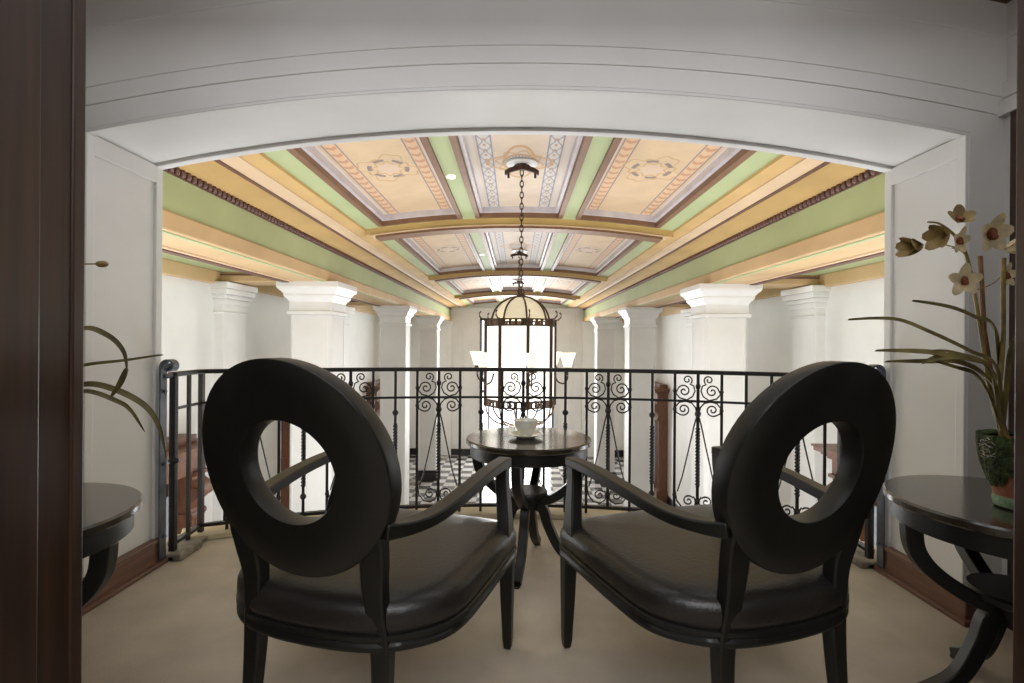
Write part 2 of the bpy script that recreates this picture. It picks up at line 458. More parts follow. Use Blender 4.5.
# hall floor, walls
struct(MB().box(-4.6, 4.6, 2.3, 20.9, ZF - 0.1, ZF).build('floor', 'tiles', smooth=0))
for sx in (-1, 1):
    nm = 'wall_left' if sx < 0 else 'wall_right'
    f = lambda a, b: sorted((sx * a, sx * b))
    x0, x1 = f(4.3, 4.5); struct(MB().box(x0, x1, YB, YE + 0.2, ZF, 2.4).build(nm, 'white', smooth=0))
    x0, x1 = f(4.22, 4.3); struct(MB().box(x0, x1, YB, YE, 1.90, 2.08).build('trim_8', 'tan', smooth=0, bevel=0.01))
    x0, x1 = f(4.27, 4.3); struct(MB().box(x0, x1, YB, YE, ZF, ZF + 0.25).build('baseboard_left' if sx < 0 else 'baseboard_right', 'black_base', smooth=0))
    x0, x1 = f(3.2, 4.3); struct(MB().box(x0, x1, YB, YE, 2.08, 2.3).build('ceiling', 'green', smooth=0))
    # main beam over the columns: tan architrave, green frieze
    x0, x1 = f(2.65, 3.25); struct(MB().box(x0, x1, YB, YE, 1.94, 2.09).build('trim_9', 'tan', smooth=0, bevel=0.012))
    x0, x1 = f(2.672, 3.22); struct(MB().box(x0, x1, YB, YE, 2.09, 2.50).build('trim_10', 'green', smooth=0))
    # soffit lines at the outer edge
    x0, x1 = f(3.12, 3.17); struct(MB().box(x0, x1, YB, YE, 1.925, 1.945).build('trim_11', 'pinkcream', smooth=0))
    x0, x1 = f(3.18, 3.27); struct(MB().box(x0, x1, YB, YE, 1.915, 1.95).build('trim_12', 'brownline', smooth=0))
    x0, x1 = f(2.69, 2.74); struct(MB().box(x0, x1, YB, YE, 1.93, 1.945).build('trim_11', 'green', smooth=0))
    # bead moulding
    mb = MB(); y = 3.3
    while y < YE - 0.1:
        mb.ell((sx * 2.652, y, 2.419), (0.026, 0.031, 0.036), n=6, m=4); y += 0.07
    x0, x1 = f(2.66, 2.70); mb.box(x0, x1, YB, YE, 2.38, 2.455)
    struct(mb.build('trim_13', 'bead', smooth=60))
    # cornice bands
    def prof(pts, m, nm):
        P = [(sx * x, z + 1.12) for x, z in pts] + [(sx * pts[-1][0], 1.62 + 1.12), (sx * pts[0][0], 1.62 + 1.12)]
        struct(MB().prism_y(P, YB, YE).build(nm, m, smooth=30))
    prof([(2.70, 1.325), (2.61, 1.325), (2.58, 1.338), (2.50, 1.358), (2.42, 1.366), (2.36, 1.360), (2.32, 1.35)], 'gold', 'trim_14')
    prof([(2.325, 1.352), (2.285, 1.352)], 'brownline', 'trim_15')
    prof([(2.29, 1.362), (2.25, 1.385), (2.19, 1.385), (2.17, 1.372), (2.12, 1.372)], 'pinkcream', 'trim_16')
    prof([(2.125, 1.385), (2.06, 1.40), (1.985, 1.41)], 'gold', 'trim_17')
    # cross beams in the aisle
    for y in (7.5, 12.3, 17.1):
        x0, x1 = f(3.2, 4.25); struct(MB().box(x0, x1, y - 0.26, y + 0.26, 1.945, 2.1).build('trim_18', 'tan', smooth=0, bevel=0.01))
        x0, x1 = f(3.2, 4.25); struct(MB().box(x0, x1, y - 0.29, y + 0.29, 2.03, 2.05).build('trim_12', 'brownline', smooth=0))
    # pilasters on the aisle wall
    for y in (7.5, 12.3, 17.1):
        mb = MB(); x0, x1 = f(4.16, 4.32); mb.box(x0, x1, y - 0.3, y + 0.3, ZF, 1.93)
        for e, z0, z1 in ((0.02, 1.49, 1.52), (0.03, 1.62, 1.7), (0.06, 1.7, 1.76), (0.10, 1.76, 1.84), (0.12, 1.84, 1.93)):
            x0, x1 = f(4.16 - e, 4.32); mb.box(x0, x1, y - 0.3 - e, y + 0.3 + e, z0, z1)
        struct(mb.build('trim_19', 'white', smooth=0, bevel=0.012))

# ceiling vault
def vz(x):           # underside of the vault
    h = 0.16; hw = 2.0; r = (hw * hw + h * h) / (2 * h); return 2.72 - r + math.sqrt(r * r - x * x)
RIBS = [1.80, 6.63, 11.45, 16.27, 21.0]
bays = [(3.15, 6.50), (6.98, 11.32), (11.80, 16.14), (16.62, 20.30)]
XS = [(-1.77, -0.73), (-0.54, 0.54), (0.73, 1.77)]
def strip(mb, xa, xb, y0, y1, t=0.3, n=6, lift=0.0):
    Ls = []
    for i in range(n + 1):
        x = xa + (xb - xa) * i / n; z = vz(x) + lift
        Ls.append([(x, y0, z), (x, y1, z), (x, y1, z + t), (x, y0, z + t)])
    mb.loops(Ls)
mb = MB()
for a, b in ((-2.02, -1.77), (-0.73, -0.54), (0.54, 0.73), (1.77, 2.02)):
    strip(mb, a, b, YB, YE, 0.2, 3)
ys = [YB] + [q for b in bays for q in b] + [YE]
for k in range(0, len(ys), 2):
    for a, b in XS: strip(mb, a, b, ys[k], ys[k + 1], 0.2, 6)
ceil = struct(mb.build('ceiling', 'green', smooth=15))
def bar_arc(mb, xa, xb, y, dy, dz0, dz1, n=8):
    Ls = []
    for i in range(n + 1):
        x = xa + (xb - xa) * i / n; z = vz(x)
        Ls.append([(x, y, z + dz0), (x, y + dy, z + dz0), (x, y + dy, z + dz1), (x, y, z + dz1)])
    mb.loops(Ls)
for bi, (y0, y1) in enumerate(bays):
    for xi, (a, b) in enumerate(XS):
        # painted panel surface
        cx, cy = (a + b) / 2, (y0 + y1) / 2
        if bi == 0: cy = 4.87
        n = 10; vs = []; fs = []; uvs = []
        for i in range(n + 1):
            x = a + (b - a) * i / n
            for yy in (y0, y1): vs.append((x, yy, vz(x) + 0.10)); uvs.append((x - cx, yy - cy))
        for i in range(n): fs.append((2 * i, 2 * i + 1, 2 * i + 3, 2 * i + 2))
        mb = MB(); mb.add(vs, fs)
        o = mb.build('painted_panel', 'paint_center' if xi == 1 else 'paint_side', ceil, smooth=30, fixn=False)
        uvl = o.data.uv_layers.new(name='UVMap')
        for lp in o.data.loops: uvl.data[lp.index].uv = uvs[lp.vertex_index]
        # brown frame
        mb = MB(); w = 0.045
        for xx, s in ((a, 1), (b, -1)):
            xs = sorted((xx - s * 0.012, xx + s * w)); strip(mb, xs[0], xs[1], y0, y1, 0.12, 1, -0.028)
        bar_arc(mb, a, b, y0 - 0.012, w, -0.028, 0.1); bar_arc(mb, a, b, y1 - w + 0.012, w, -0.028, 0.1)
        mb.build('panel_frame', 'frame_brown', ceil, smooth=20)
        mb = MB()
        for xx, s in ((a, 1), (b, -1)):
            xs = sorted((xx + s * w, xx + s * (w + 0.035))); strip(mb, xs[0], xs[1], y0, y1, 0.08, 1, 0.03)
        bar_arc(mb, a, b, y0 + 0.03, 0.035, 0.03, 0.1); bar_arc(mb, a, b, y1 - 0.065, 0.035, 0.03, 0.1)
        mb.build('inner_moulding', 'frame_silver', ceil, smooth=20)
for k, y in enumerate(RIBS[1:4]):
    mb = MB(); bar_arc(mb, -2.0, 2.0, y, 0.22, -0.085, 0.05, 24)
    struct(mb.build('trim_20', 'gold', smooth=20, bevel=0.01))
    mb = MB(); bar_arc(mb, -1.86, 1.86, y + 0.0, 0.24, -0.13, -0.083, 24)
    mb2 = MB(); bar_arc(mb2, -1.92, 1.92, y - 0.012, 0.25, -0.10, -0.083, 24)
    struct(mb2.build('trim_21', 'pinkcream', smooth=20))
    struct(mb.build('trim_21', 'frame_brown', smooth=20))
# roof slab, closes the shell
struct(MB().box(-4.6, 4.6, YB - 0.1, YE + 0.3, 3.0, 3.1).build('ceiling', 'white', smooth=0))

# end wall with tall window
WX, WZ = 1.5, 2.06
mb = MB()
mb.box(-4.5, -WX, YE, YE + 0.25, ZF, 3.0); mb.box(WX, 4.5, YE, YE + 0.25, ZF, 3.0); mb.box(-WX, WX, YE, YE + 0.25, WZ, 3.0)
struct(mb.build('wall_end', 'white', smooth=0))
mb = MB()
for sx in (-1, 1):
    for x0, x1 in ((2.62, 3.28),):
        a, b = sorted((sx * x0, sx * x1)); mb.box(a, b, YE - 0.12, YE, ZF, 1.72)
        a, b = sorted((sx * (x0 - 0.06), sx * (x1 + 0.06))); mb.box(a, b, YE - 0.18, YE, 1.72, 1.94)
    for x0 in (1.55, 2.12, 2.3):
        a, b = sorted((sx * x0, sx * (x0 + 0.06))); mb.box(a, b, YE - 0.04, YE, ZF, 2.2)
mb.box(-2.18, 2.18, YE - 0.04, YE, 2.2, 2.26)
mb.box(-2.65, 2.65, YE - 0.08, YE, 2.42, 2.48)
struct(mb.build('trim_22', 'white', smooth=0, bevel=0.01))
mb = MB()
for sx in (-1, 1):
    a, b = sorted((sx * 1.5, sx * 4.3)); mb.box(a, b, YE - 0.06, YE - 0.001, ZF, ZF + 0.25)
struct(mb.build('baseboard_end', 'black_base', smooth=0))
win = struct(MB().box(-WX, -WX + 0.09, YE + 0.02, YE + 0.12, ZF, WZ).box(WX - 0.09, WX, YE + 0.02, YE + 0.12, ZF, WZ).box(-WX, WX, YE + 0.02, YE + 0.12, WZ - 0.1, WZ)
             .box(-WX, WX, YE + 0.02, YE + 0.12, -0.95, -0.85).box(-0.04, 0.04, YE + 0.02, YE + 0.12, ZF, WZ).box(-WX, WX, YE + 0.02, YE + 0.12, ZF, ZF + 0.25)
             .box(-1.15, -1.10, YE + 0.02, YE + 0.12, ZF, WZ).box(1.10, 1.15, YE + 0.02, YE + 0.12, ZF, WZ)
             .build('window_1', 'iron_blue', smooth=0))

# ------------------------------------------------------------------ columns
def make_column():
    e = empty('column', '', 'column')
    MB().box(-0.295, 0.295, -0.295, 0.295, ZF + 0.3, 1.5).build('shaft', 'white', e, bevel=0.03, seg=1, smooth=0)
    mb = MB()
    for s in (-1, 1):
        for x in (-0.25, 0.235):
            mb.box(x, x + 0.015, s * 0.295 - 0.006, s * 0.295 + 0.006, ZF + 0.5, 1.42)
            mb.box(s * 0.295 - 0.006, s * 0.295 + 0.006, x, x + 0.015, ZF + 0.5, 1.42)
    mb.build('edge_bead', 'white_gloss', e, smooth=0)
    Ls = []
    for w, z in ((0.29, 1.48), (0.325, 1.48), (0.325, 1.525), (0.30, 1.54), (0.30, 1.66), (0.315, 1.69), (0.345, 1.72), (0.36, 1.75), (0.36, 1.77), (0.38, 1.80), (0.42, 1.84), (0.43, 1.87), (0.43, 1.938)):
        Ls.append([(-w, -w, z), (w, -w, z), (w, w, z), (-w, w, z)])
    MB().loops(Ls).build('capital', 'white_gloss', e, smooth=0)
    MB().box(-0.36, 0.36, -0.36, 0.36, ZF, ZF + 0.26).box(-0.33, 0.33, -0.33, 0.33, ZF + 0.26, ZF + 0.32).build('base', 'black_base', e, bevel=0.01, smooth=0)
    return e
col0 = make_column(); KIDS[col0.name] = list(col0.children)
ordn = ['nearest', 'second', 'third']
first = True
for k, y in enumerate((7.5, 12.3, 17.1)):
    for sx, sd in ((-1, 'left'), (1, 'right')):
        c = col0 if first else copy_tree(col0); first = False
        c.location = (sx * 2.93, y, 0)
        c['label'] = 'white square column with moulded capital, %s one along the %s side of the hall' % (ordn[k], sd)
        c['group'] = 'white columns along the hall'

# ------------------------------------------------------------------ carved wooden door surrounds on the aisle walls
def make_surround():
    e = empty('door_surround', '', 'door surround')       # front faces +X (local), width along Y, back at x=0
    H = 3.28
    mb = MB()
    for s in (-1, 1):
        y0, y1 = sorted((s * 0.62, s * 0.92)); mb.box(0, 0.26, y0, y1, 0, H - 0.85)
        for q in (0.68, 0.76, 0.84):
            a, b = sorted((s * q, s * (q + 0.03))); mb.box(0.25, 0.275, a, b, 0.4, H - 0.95)
        y0, y1 = sorted((s * 0.58, s * 0.96)); mb.box(0, 0.32, y0, y1, 0, 0.35)
    mb.build('pilaster', 'wood_red', e, bevel=0.008, smooth=0)
    mb = MB()
    for s in (-1, 1):
        yy = s * 0.77
        prof = []
        cons = [(0.0, H - 0.95), (0.28, H - 0.95), (0.31, H - 0.9), (0.30, H - 0.84), (0.27, H - 0.80), (0.29, H - 0.72), (0.36, H - 0.66), (0.40, H - 0.58), (0.38, H - 0.5), (0.30, H - 0.44), (0.30, H - 0.40), (0.36, H - 0.38), (0.36, H - 0.34), (0.0, H - 0.34)]
        mb.loops([[(x, yy - 0.13, z) for x, z in cons], [(x, yy + 0.13, z) for x, z in cons]])
        mb.tube([(0.33, yy - 0.15, H - 0.60), (0.33, yy + 0.15, H - 0.60)], 0.07, 12)
        mb.tube([(0.27, yy - 0.15, H - 0.87), (0.27, yy + 0.15, H - 0.87)], 0.045, 12)
    mb.build('scroll_bracket', 'wood_red', e, smooth=40)
    mb = MB(); 
    for d, z0, z1 in ((0.30, H - 0.36, H - 0.16), (0.34, H - 0.16, H - 0.12), (0.39, H - 0.12, H - 0.08), (0.45, H - 0.08, H - 0.03), (0.47, H - 0.03, H)):
        w = 0.92 + (d - 0.30)
        mb.box(0, d, -w, w, z0, z1)
    mb.box(0, 0.22, -0.86, 0.86, H, H + 0.1)
    mb.build('cornice', 'wood_red', e, bevel=0.008, smooth=0)
    dr = MB().box(0, 0.08, -0.62, 0.62, 0, H - 0.4).build('door', 'wood_dark', e, smooth=0)
    for s in (-1, 1):
        a, b = sorted((s * 0.07, s * 0.54)); MB().box(0.07, 0.095, a, b, 0.35, H - 0.6).build('door_panel', 'grey_door', dr, bevel=0.01, smooth=0)
    return e
ds0 = make_surround(); KIDS[ds0.name] = list(ds0.children)
for o in ds0.children: KIDS[o.name] = list(o.children)
first = True
for k, y in enumerate((5.62, 10.2, 15.5)):
    for sx, sd in ((-1, 'left'), (1, 'right')):
        c = ds0 if first else copy_tree(ds0); first = False
        c.location = (sx * 4.295, y, ZF); c.rotation_euler = (0, 0, 0 if sx < 0 else PI)
        c['label'] = 'carved reddish wood door surround with bracketed cornice, %s one on the %s hall wall' % (ordn[k], sd)
        c['group'] = 'carved wooden door surrounds'

# ------------------------------------------------------------------ railing
rail = empty('balcony_railing', 'curved black wrought iron balcony railing with scrollwork panels and twisted bars', 'railing', (0, 2.9, 0))
OFF = Vector((0, -2.9, 0))
def arcp(s, r_off=0.0):      # point on railing line at arc length s
    th = s / RR; r = RR + r_off
    return Vector((r * math.sin(th), 3.28 - RR + r * math.cos(th), 0)) + OFF
SMAX = RR * math.asin(XC / RR)
def path(z, n=40, ends=True):
    P = [arcp(-SMAX + 2 * SMAX * i / n) + Vector((0, 0, z)) for i in range(n + 1)]
    if ends:
        P = [Vector((-1.772, 2.59, z)) + OFF] + P + [Vector((1.772, 2.59, z)) + OFF]
    return P
ZT = 0.94
MB().sweep(path(ZT), rect(0.045, 0.024)).build('top_rail', 'iron', rail, bevel=0.004, smooth=30)
MB().sweep(path(0.763), rect(0.012, 0.014)).build('middle_rail', 'iron', rail, smooth=30)
MB().sweep(path(0.075), rect(0.03, 0.018)).build('bottom_rail', 'iron', rail, smooth=30)
def knob(mb, p, r=0.02, h=0.018):
    mb.lathe([(0.008, -h), (r * 0.8, -h * 0.6), (r, 0), (r * 0.8, h * 0.6), (0.008, h)], (p[0], p[1], p[2]), 8)
def twisted(mb, p, z0, z1, w=0.021, turns=9):
    n = turns * 8; Ls = []
    for i in range(n + 1):
        z = z0 + (z1 - z0) * i / n; a = 2 * PI * turns * i / n / 2
        Ls.append([(p[0] + w * 0.7 * math.cos(a + q * PI / 2), p[1] + w * 0.7 * math.sin(a + q * PI / 2), z) for q in range(4)])
    mb.loops(Ls)
def vbar(mb, p, z0, z1, w, th):
    c, s_ = math.cos(th) * w / 2, math.sin(th) * w / 2
    L = lambda z: [(p[0] + a * c - b * s_, p[1] + a * s_ + b * c, z) for a, b in ((-1, -1), (1, -1), (1, 1), (-1, 1))]
    mb.loops([L(z0), L(z1)])
SP = 0.1345
def spiral(cx, cz, r0, a0, turns, direction, r1=0.006, n=30):
    """points starting on the outer circle at angle a0, winding inwards"""
    out = []
    for i in range(n + 1):
        t = i / n; a = a0 + direction * 2 * PI * turns * t; r = r0 * (1 - t) ** 0.75 + r1 * t + r0 * 0.0
        out.append((cx + r * math.cos(a), cz + r * math.sin(a)))
    return out
K = 718.0
def zz(y): return 0.93 - (y - 25) / K
def scrolls(side):
    """curves in panel coordinates (u from the centre bar, z); side -1 left, 1 right"""
    h = lambda x: (462 - x) / K * side * 1.0     # photograph crop x of the left half-panel
    out = []
    def conv(P): return [((462 - x) / K * side, zz(y)) for x, y in P]
    def spi(cx, cy, r, a0, turns, d, r1=4):
        P = []; n = 26
        for i in range(n + 1):
            t = i / n; a = a0 + d * 2 * PI * turns * t; rr = r * (1 - t) + r1 * t
            P.append((cx + rr * math.cos(a), cy + rr * math.sin(a)))
        return P
    # upper: small spiral, then the large one, in one bar
    A = spi(418, 52, 21, R(60), 1.35, -1)[::-1]
    B = spi(405, 100, 34, R(-35), 1.9, 1)
    mid = [(447, 84), (452, 110), (436, 134), (405, 140), (375, 122), (368, 98), (380, 76)]
    C = spi(404, 101, 27, R(215), 1.35, 1)
    out.append(conv(A + [(444, 78), (450, 100), (440, 124), (416, 140), (386, 132), (370, 112)] + C))
    D = spi(403, 182, 28, R(90 + 40), 1.5, -1)
    out.append(conv([(458, 198), (452, 172), (436, 153), (410, 146), (384, 152), (369, 172), (372, 196)] + spi(402, 182, 27, R(120), 1.45, -1)))
    # lower spiral
    out.append(conv([(370, 545), (376, 585), (398, 614), (428, 620), (450, 604), (456, 582), (446, 562)] + spi(425, 583, 24, R(-40), 1.35, -1)))
    return out
NB = 13
bars = []
for k in range(-NB, NB + 1):
    p = arcp(k * SP + 0.026); th = -(k * SP + 0.026) / RR
    typ = k % 4
    mb = MB()
    if typ == 2:                     # knobbed twisted bar
        vbar(mb, p, 0.01, 0.60, 0.015, th) if False else None
        vbar(mb, p, 0.60, ZT, 0.016, th); vbar(mb, p, 0.0, 0.24, 0.016, th)
        twisted(mb, p, 0.24, 0.60); knob(mb, (p[0], p[1], 0.668)); knob(mb, (p[0], p[1], 0.18))
    elif typ == 0:                   # centre bar of a scroll panel
        vbar(mb, p, 0.60, ZT, 0.018, th); vbar(mb, p, 0.075, 0.24, 0.018, th)
        twisted(mb, p, 0.24, 0.60); knob(mb, (p[0], p[1], zz(200)), 0.02, 0.022); knob(mb, (p[0], p[1], zz(80)), 0.016, 0.02); knob(mb, (p[0], p[1], zz(582)), 0.018, 0.02)
    else:
        vbar(mb, p, 0.0, ZT, 0.016, th)
        knob(mb, (p[0], p[1], zz(101)), 0.013, 0.013); knob(mb, (p[0], p[1], zz(182)), 0.013, 0.013); knob(mb, (p[0], p[1], zz(560)), 0.013, 0.013)
    mb.build('baluster', 'iron', rail, smooth=30)
    if typ == 0:
        ux = Vector((math.cos(th), math.sin(th), 0))
        mb = MB()
        for s in (-1, 1):
            V = [(0.004 * s, zz(205)), (0.02 * s, zz(250)), (0.055 * s, zz(370)), (0.088 * s, zz(480)), (0.116 * s, zz(545))]
            mb.tube([p + ux * u + Vector((0, 0, z)) for u, z in V], 0.0045, 6, up=tuple(ux.cross(Vector((0, 0, 1)))))
        sc = mb.build('scroll_panel', 'iron', rail, smooth=50)
        nrm = ux.cross(Vector((0, 0, 1)))
        for s in (-1, 1):
            for P in scrolls(s):
                MB().sweep([p + ux * u + Vector((0, 0, z)) for u, z in P], rect(0.012, 0.008), side=tuple(nrm)).build('scroll', 'iron', sc, smooth=60)
# end returns: corner post, bar, newel and wall bracket with scroll
for sx in (-1, 1):
    for y, w in ((2.86, 0.025), (2.74, 0.016)):
        mb = MB(); p = Vector((sx * (1.786 if y > 2.8 else 1.78), y, 0)) + OFF; vbar(mb, p, 0.04, ZT, w, 0); mb.build('baluster', 'iron', rail, smooth=30)
    mb = MB(); p = Vector((sx * 1.768, 2.60, 0)) + OFF; vbar(mb, p, 0.04, ZT + 0.01, 0.030, 0); knob(mb, (p[0], p[1], 0.5), 0.03, 0.02); mb.build('newel_post', 'iron', rail, smooth=30, bevel=0.003)
    mb = MB(); yb0 = 2.525 - 2.9
    P = [(sx * 1.772, yb0, 0.03), (sx * 1.772, yb0, 0.4), (sx * 1.772, yb0, 0.8), (sx * 1.772, yb0, 0.985)]
    for i in range(1, 30):
        t = i / 29; a = t * 2 * PI * 1.3; r = 0.036 * (1 - t) + 0.010 * t
        P.append((sx * (1.772 - 0.036) + sx * r * math.cos(a), yb0, 0.985 + r * math.sin(a)))
    mb.sweep(P, rect(0.045, 0.009), side=(0, 1, 0))
    mb.tube([(sx * (1.772 - 0.036), yb0 - 0.026, 0.985), (sx * (1.772 - 0.036), yb0 + 0.026, 0.985)], 0.011)
    mb.tube([(sx * 1.772, yb0, 0.935), (sx * 1.77, 2.6 - 2.9, 0.935)], 0.013)
    for q in (0.86, 0.5, 0.14): mb.tube([(sx * 1.768, yb0, q), (sx * 1.755, yb0, q)], 0.009)
    mb.build('wall_bracket', 'iron_blue', rail, smooth=40)

# ------------------------------------------------------------------ tables
def table(label, loc, rad, H, rz, group=None, ks=1.0):
    e = empty('round_table', label, 'table', loc, rz, group)
    MB().lathe([(0, H - 0.028), (rad - 0.006, H - 0.028), (rad, H - 0.022), (rad, H - 0.006), (rad - 0.006, H), (0, H)], n=64).build('tabletop', 'table_top', e, smooth=40)
    MB().lathe([(rad - 0.10, H - 0.028), (rad - 0.022, H - 0.028), (rad - 0.022, H - 0.085), (rad - 0.10, H - 0.085)], n=64).build('apron', 'black_wood', e, smooth=40)
    hz = 0.345
    MB().lathe([(0, hz), (0.115 * rad / 0.33 * ks, hz), (0.125 * ks, hz + 0.008), (0.125 * ks, hz + 0.022), (0.118 * ks, hz + 0.03), (0, hz + 0.03)], n=40).build('lower_shelf', 'black_wood', e, smooth=40)
    MB().lathe([(0, hz - 0.06), (0.05, hz - 0.06), (0.07, hz), (0, hz)], n=24).build('hub', 'black_wood', e, smooth=40)
    for k in range(4):
        a = PI / 4 + k * PI / 2; u = Vector((math.cos(a), math.sin(a), 0)); sd = Vector((-math.sin(a), math.cos(a), 0))
        U = spline([u * (rad - 0.045) + Vector((0, 0, H - 0.08)), u * (rad - 0.055) + Vector((0, 0, H - 0.16)), u * (rad * 0.68) + Vector((0, 0, hz + 0.065)), u * 0.12 + Vector((0, 0, hz - 0.005)), u * 0.03 + Vector((0, 0, hz - 0.03))], 6)
        n = len(U); sc = [(1, 1.25 - 0.35 * i / (n - 1)) for i in range(n)]
        L = spline([u * 0.02 + Vector((0, 0, hz - 0.03)), u * 0.075 + Vector((0, 0, hz - 0.06)), u * 0.105 + Vector((0, 0, 0.20)), u * 0.165 + Vector((0, 0, 0.09)), u * (rad - 0.06) + Vector((0, 0, 0.018))], 6)
        m = len(L)
        mb = MB().sweep(U, rect(0.042, 0.042), side=sd, scale=sc)
        mb.sweep(L, rect(0.042, 0.05), side=sd, scale=[(1, 1.1 - 0.35 * i / (m - 1)) for i in range(m)])
        p = u * (rad - 0.06); mb.lathe([(0, 0), (0.02, 0), (0.02, 0.01), (0, 0.012)], (p[0], p[1], 0), 8)
        mb.build('leg', 'black_wood', e, bevel=0.004, smooth=40)
    return e
table('small round black pedestal table with curved legs, between the two chairs by the railing', (0.045, 2.58, 0), 0.315, 0.64, R(32), ks=0.78)
table('round black side table against the left wall behind the door frame', (-1.43, 1.37, 0), 0.33, 0.64, R(50))
table('round black side table on the right carrying the potted orchid', (1.51, 1.57, 0), 0.335, 0.64, R(35))

# cup and saucer
cup = empty('teacup', 'white china teacup with a handle standing on its saucer', 'cup', (0.03, 2.56, 0.655))
MB().lathe([(0, 0.0), (0.028, 0.0), (0.03, 0.008), (0.045, 0.025), (0.056, 0.05), (0.060, 0.075), (0.057, 0.075), (0.052, 0.05), (0.04, 0.027), (0, 0.012)], n=32).build('bowl', 'china', cup, smooth=50)
MB().tube(spline([(0.055, 0, 0.065), (0.08, 0, 0.068), (0.088, 0, 0.045), (0.07, 0, 0.025), (0.045, 0, 0.022)], 5), 0.004, 6, side=(0, 1, 0)).build('handle', 'china', cup)
so = MB().lathe([(0, 0.0), (0.045, 0.0), (0.05, 0.005), (0.085, 0.017), (0.088, 0.02), (0.083, 0.02), (0.045, 0.009), (0, 0.008)], n=32).build('saucer', 'china', smooth=50)
so.location = (0.03, 2.56, 0.641); tag(so, 'white china saucer under the teacup on the small round table', 'saucer')

# ------------------------------------------------------------------ chairs
def chair(label, loc, rz):
    e = empty('armchair', label, 'chair', loc, rz, 'black oval-back armchairs')
    # oval ring back
    zc, a_o, b_o, a_i, b_i, t = 0.797, 0.267, 0.281, 0.134, 0.133, 0.062
    def yb(z): return -0.060 - (z - 0.5) * 0.25
    Ls = []; n = 72
    for i in range(n):
        th = 2 * PI * i / n; c, s = math.cos(th), math.sin(th); L = []
        for fr, dy in ((0.012, 0), (0, 0.06), (0, 0.94), (0.012, 1), (0.5, 1.04), (0.97, 1), (0.99, 0.97), (1, 0.9), (1, 0.1), (0.99, 0.03), (0.97, 0), (0.5, -0.02)):
            x = (a_i + (a_o - a_i) * fr) * c; z = zc + (b_i + (b_o - b_i) * fr) * s
            L.append((x, yb(z) - t / 2 + t * dy + 0.35 * x * x - 0.012, z))
        Ls.append(L)
    MB().loops(Ls, close=True).build('backrest', 'black_wood', e, smooth=40)
    # rear legs running up into the back
    for s in (-1, 1):
        P = spline([(s * 0.200, -0.078, 0.0), (s * 0.198, -0.058, 0.16), (s * 0.194, -0.048, 0.33), (s * 0.186, -0.058, 0.43), (s * 0.182, -0.066, 0.50), (s * 0.187, -0.078, 0.56), (s * 0.193, -0.092, 0.62), (s * 0.196, -0.105, 0.67)], 5)
        n = len(P); sc = []
        for i in range(n):
            z = P[i].z
            w = 0.8 + 0.45 * min(z / 0.33, 1) + (0.3 * min(1, max(0, (z - 0.45) / 0.1)) if z < 0.62 else 0.3 - (z - 0.62) * 7)
            sc.append((w, 0.85 + 0.35 * min(z / 0.33, 1)))
        MB().sweep(P, rect(0.042, 0.036), side=(1, 0, 0), scale=sc).build('leg', 'black_wood', e, bevel=0.006, smooth=40)
    for s in (-1, 1):
        P = [(s * 0.345, 0.582, 0.0), (s * 0.345, 0.582, 0.03), (s * 0.343, 0.578, 0.2), (s * 0.343, 0.574, 0.37)]
        MB().sweep(P, rect(0.046, 0.046), side=(1, 0, 0), scale=[(0.55, 0.55), (0.72, 0.72), (0.95, 0.95), (1.1, 1.1)]).build('leg', 'black_wood', e, bevel=0.005, smooth=40)
    # seat outline
    half = [(0.0, -0.10), (0.10, -0.095), (0.19, -0.077), (0.27, -0.035), (0.332, 0.03), (0.360, 0.11), (0.370, 0.25), (0.374, 0.40), (0.376, 0.52), (0.376, 0.58), (0.34, 0.61), (0.2, 0.627), (0.0, 0.635)]
    hp = [Vector((x, y, 0)) for x, y in half]; hp = [(p.x, p.y) for p in spline(hp, 4)]
    out = hp + [(-x, y) for x, y in hp[-2:0:-1]]
    cy = 0.27
    def loop(sc, z, ins=0): 
        return [(x * sc, cy + (y - cy) * sc, z) for x, y in out]
    MB().loops([loop(0.90, 0.335), loop(0.985, 0.335), loop(1.0, 0.340), loop(1.0, 0.352), loop(0.985, 0.357), loop(0.985, 0.362), loop(1.003, 0.367), loop(1.003, 0.378), loop(0.97, 0.385), loop(0.9, 0.385)]).build('seat_rail', 'black_wood', e, smooth=50)
    # cushion crowned towards the middle
    Ls = [loop(0.93, 0.37), loop(0.985, 0.378), loop(1.0, 0.40), loop(0.997, 0.425), loop(0.975, 0.445), loop(0.93, 0.46), loop(0.85, 0.470), loop(0.7, 0.479), loop(0.45, 0.486), loop(0.2, 0.489), loop(0.05, 0.490)]
    MB().loops(Ls).build('seat', 'leather', e, smooth=80)
    # arms
    for s in (-1, 1):
        P = spline([(s * 0.222, -0.105, 0.658), (s * 0.262, -0.03, 0.650), (s * 0.292, 0.07, 0.652), (s * 0.314, 0.24, 0.670), (s * 0.324, 0.42, 0.682), (s * 0.328, 0.592, 0.680)], 6)
        n = len(P)
        MB().sweep(P, rect(0.05, 0.032), scale=[(1.0, 1.0 + 0.3 * max(0, 1 - i / 6)) for i in range(n)]).build('arm', 'black_wood', e, bevel=0.005, smooth=40)
        Q = spline([(s * 0.325, 0.567, 0.67), (s * 0.327, 0.562, 0.61), (s * 0.338, 0.548, 0.53), (s * 0.349, 0.532, 0.45), (s * 0.349, 0.54, 0.37)], 5)
        m = len(Q); sc = []
        for i, q in enumerate(Q):
            tt = max(0, (0.67 - q.z) / 0.30)
            sc.append((1, 1.0 + 0.9 * tt ** 1.6))
        MB().sweep(Q, rect(0.042, 0.05), side=(1, 0, 0), scale=sc).build('arm_post', 'black_wood', e, bevel=0.005, smooth=40)
    return e
chair('black armchair with oval ring back, left of the small round table', (-0.530, 1.40, 0), R(-15.2))
chair('black armchair with oval ring back, right of the small round table', (0.690, 1.448, 0), R(19.3))

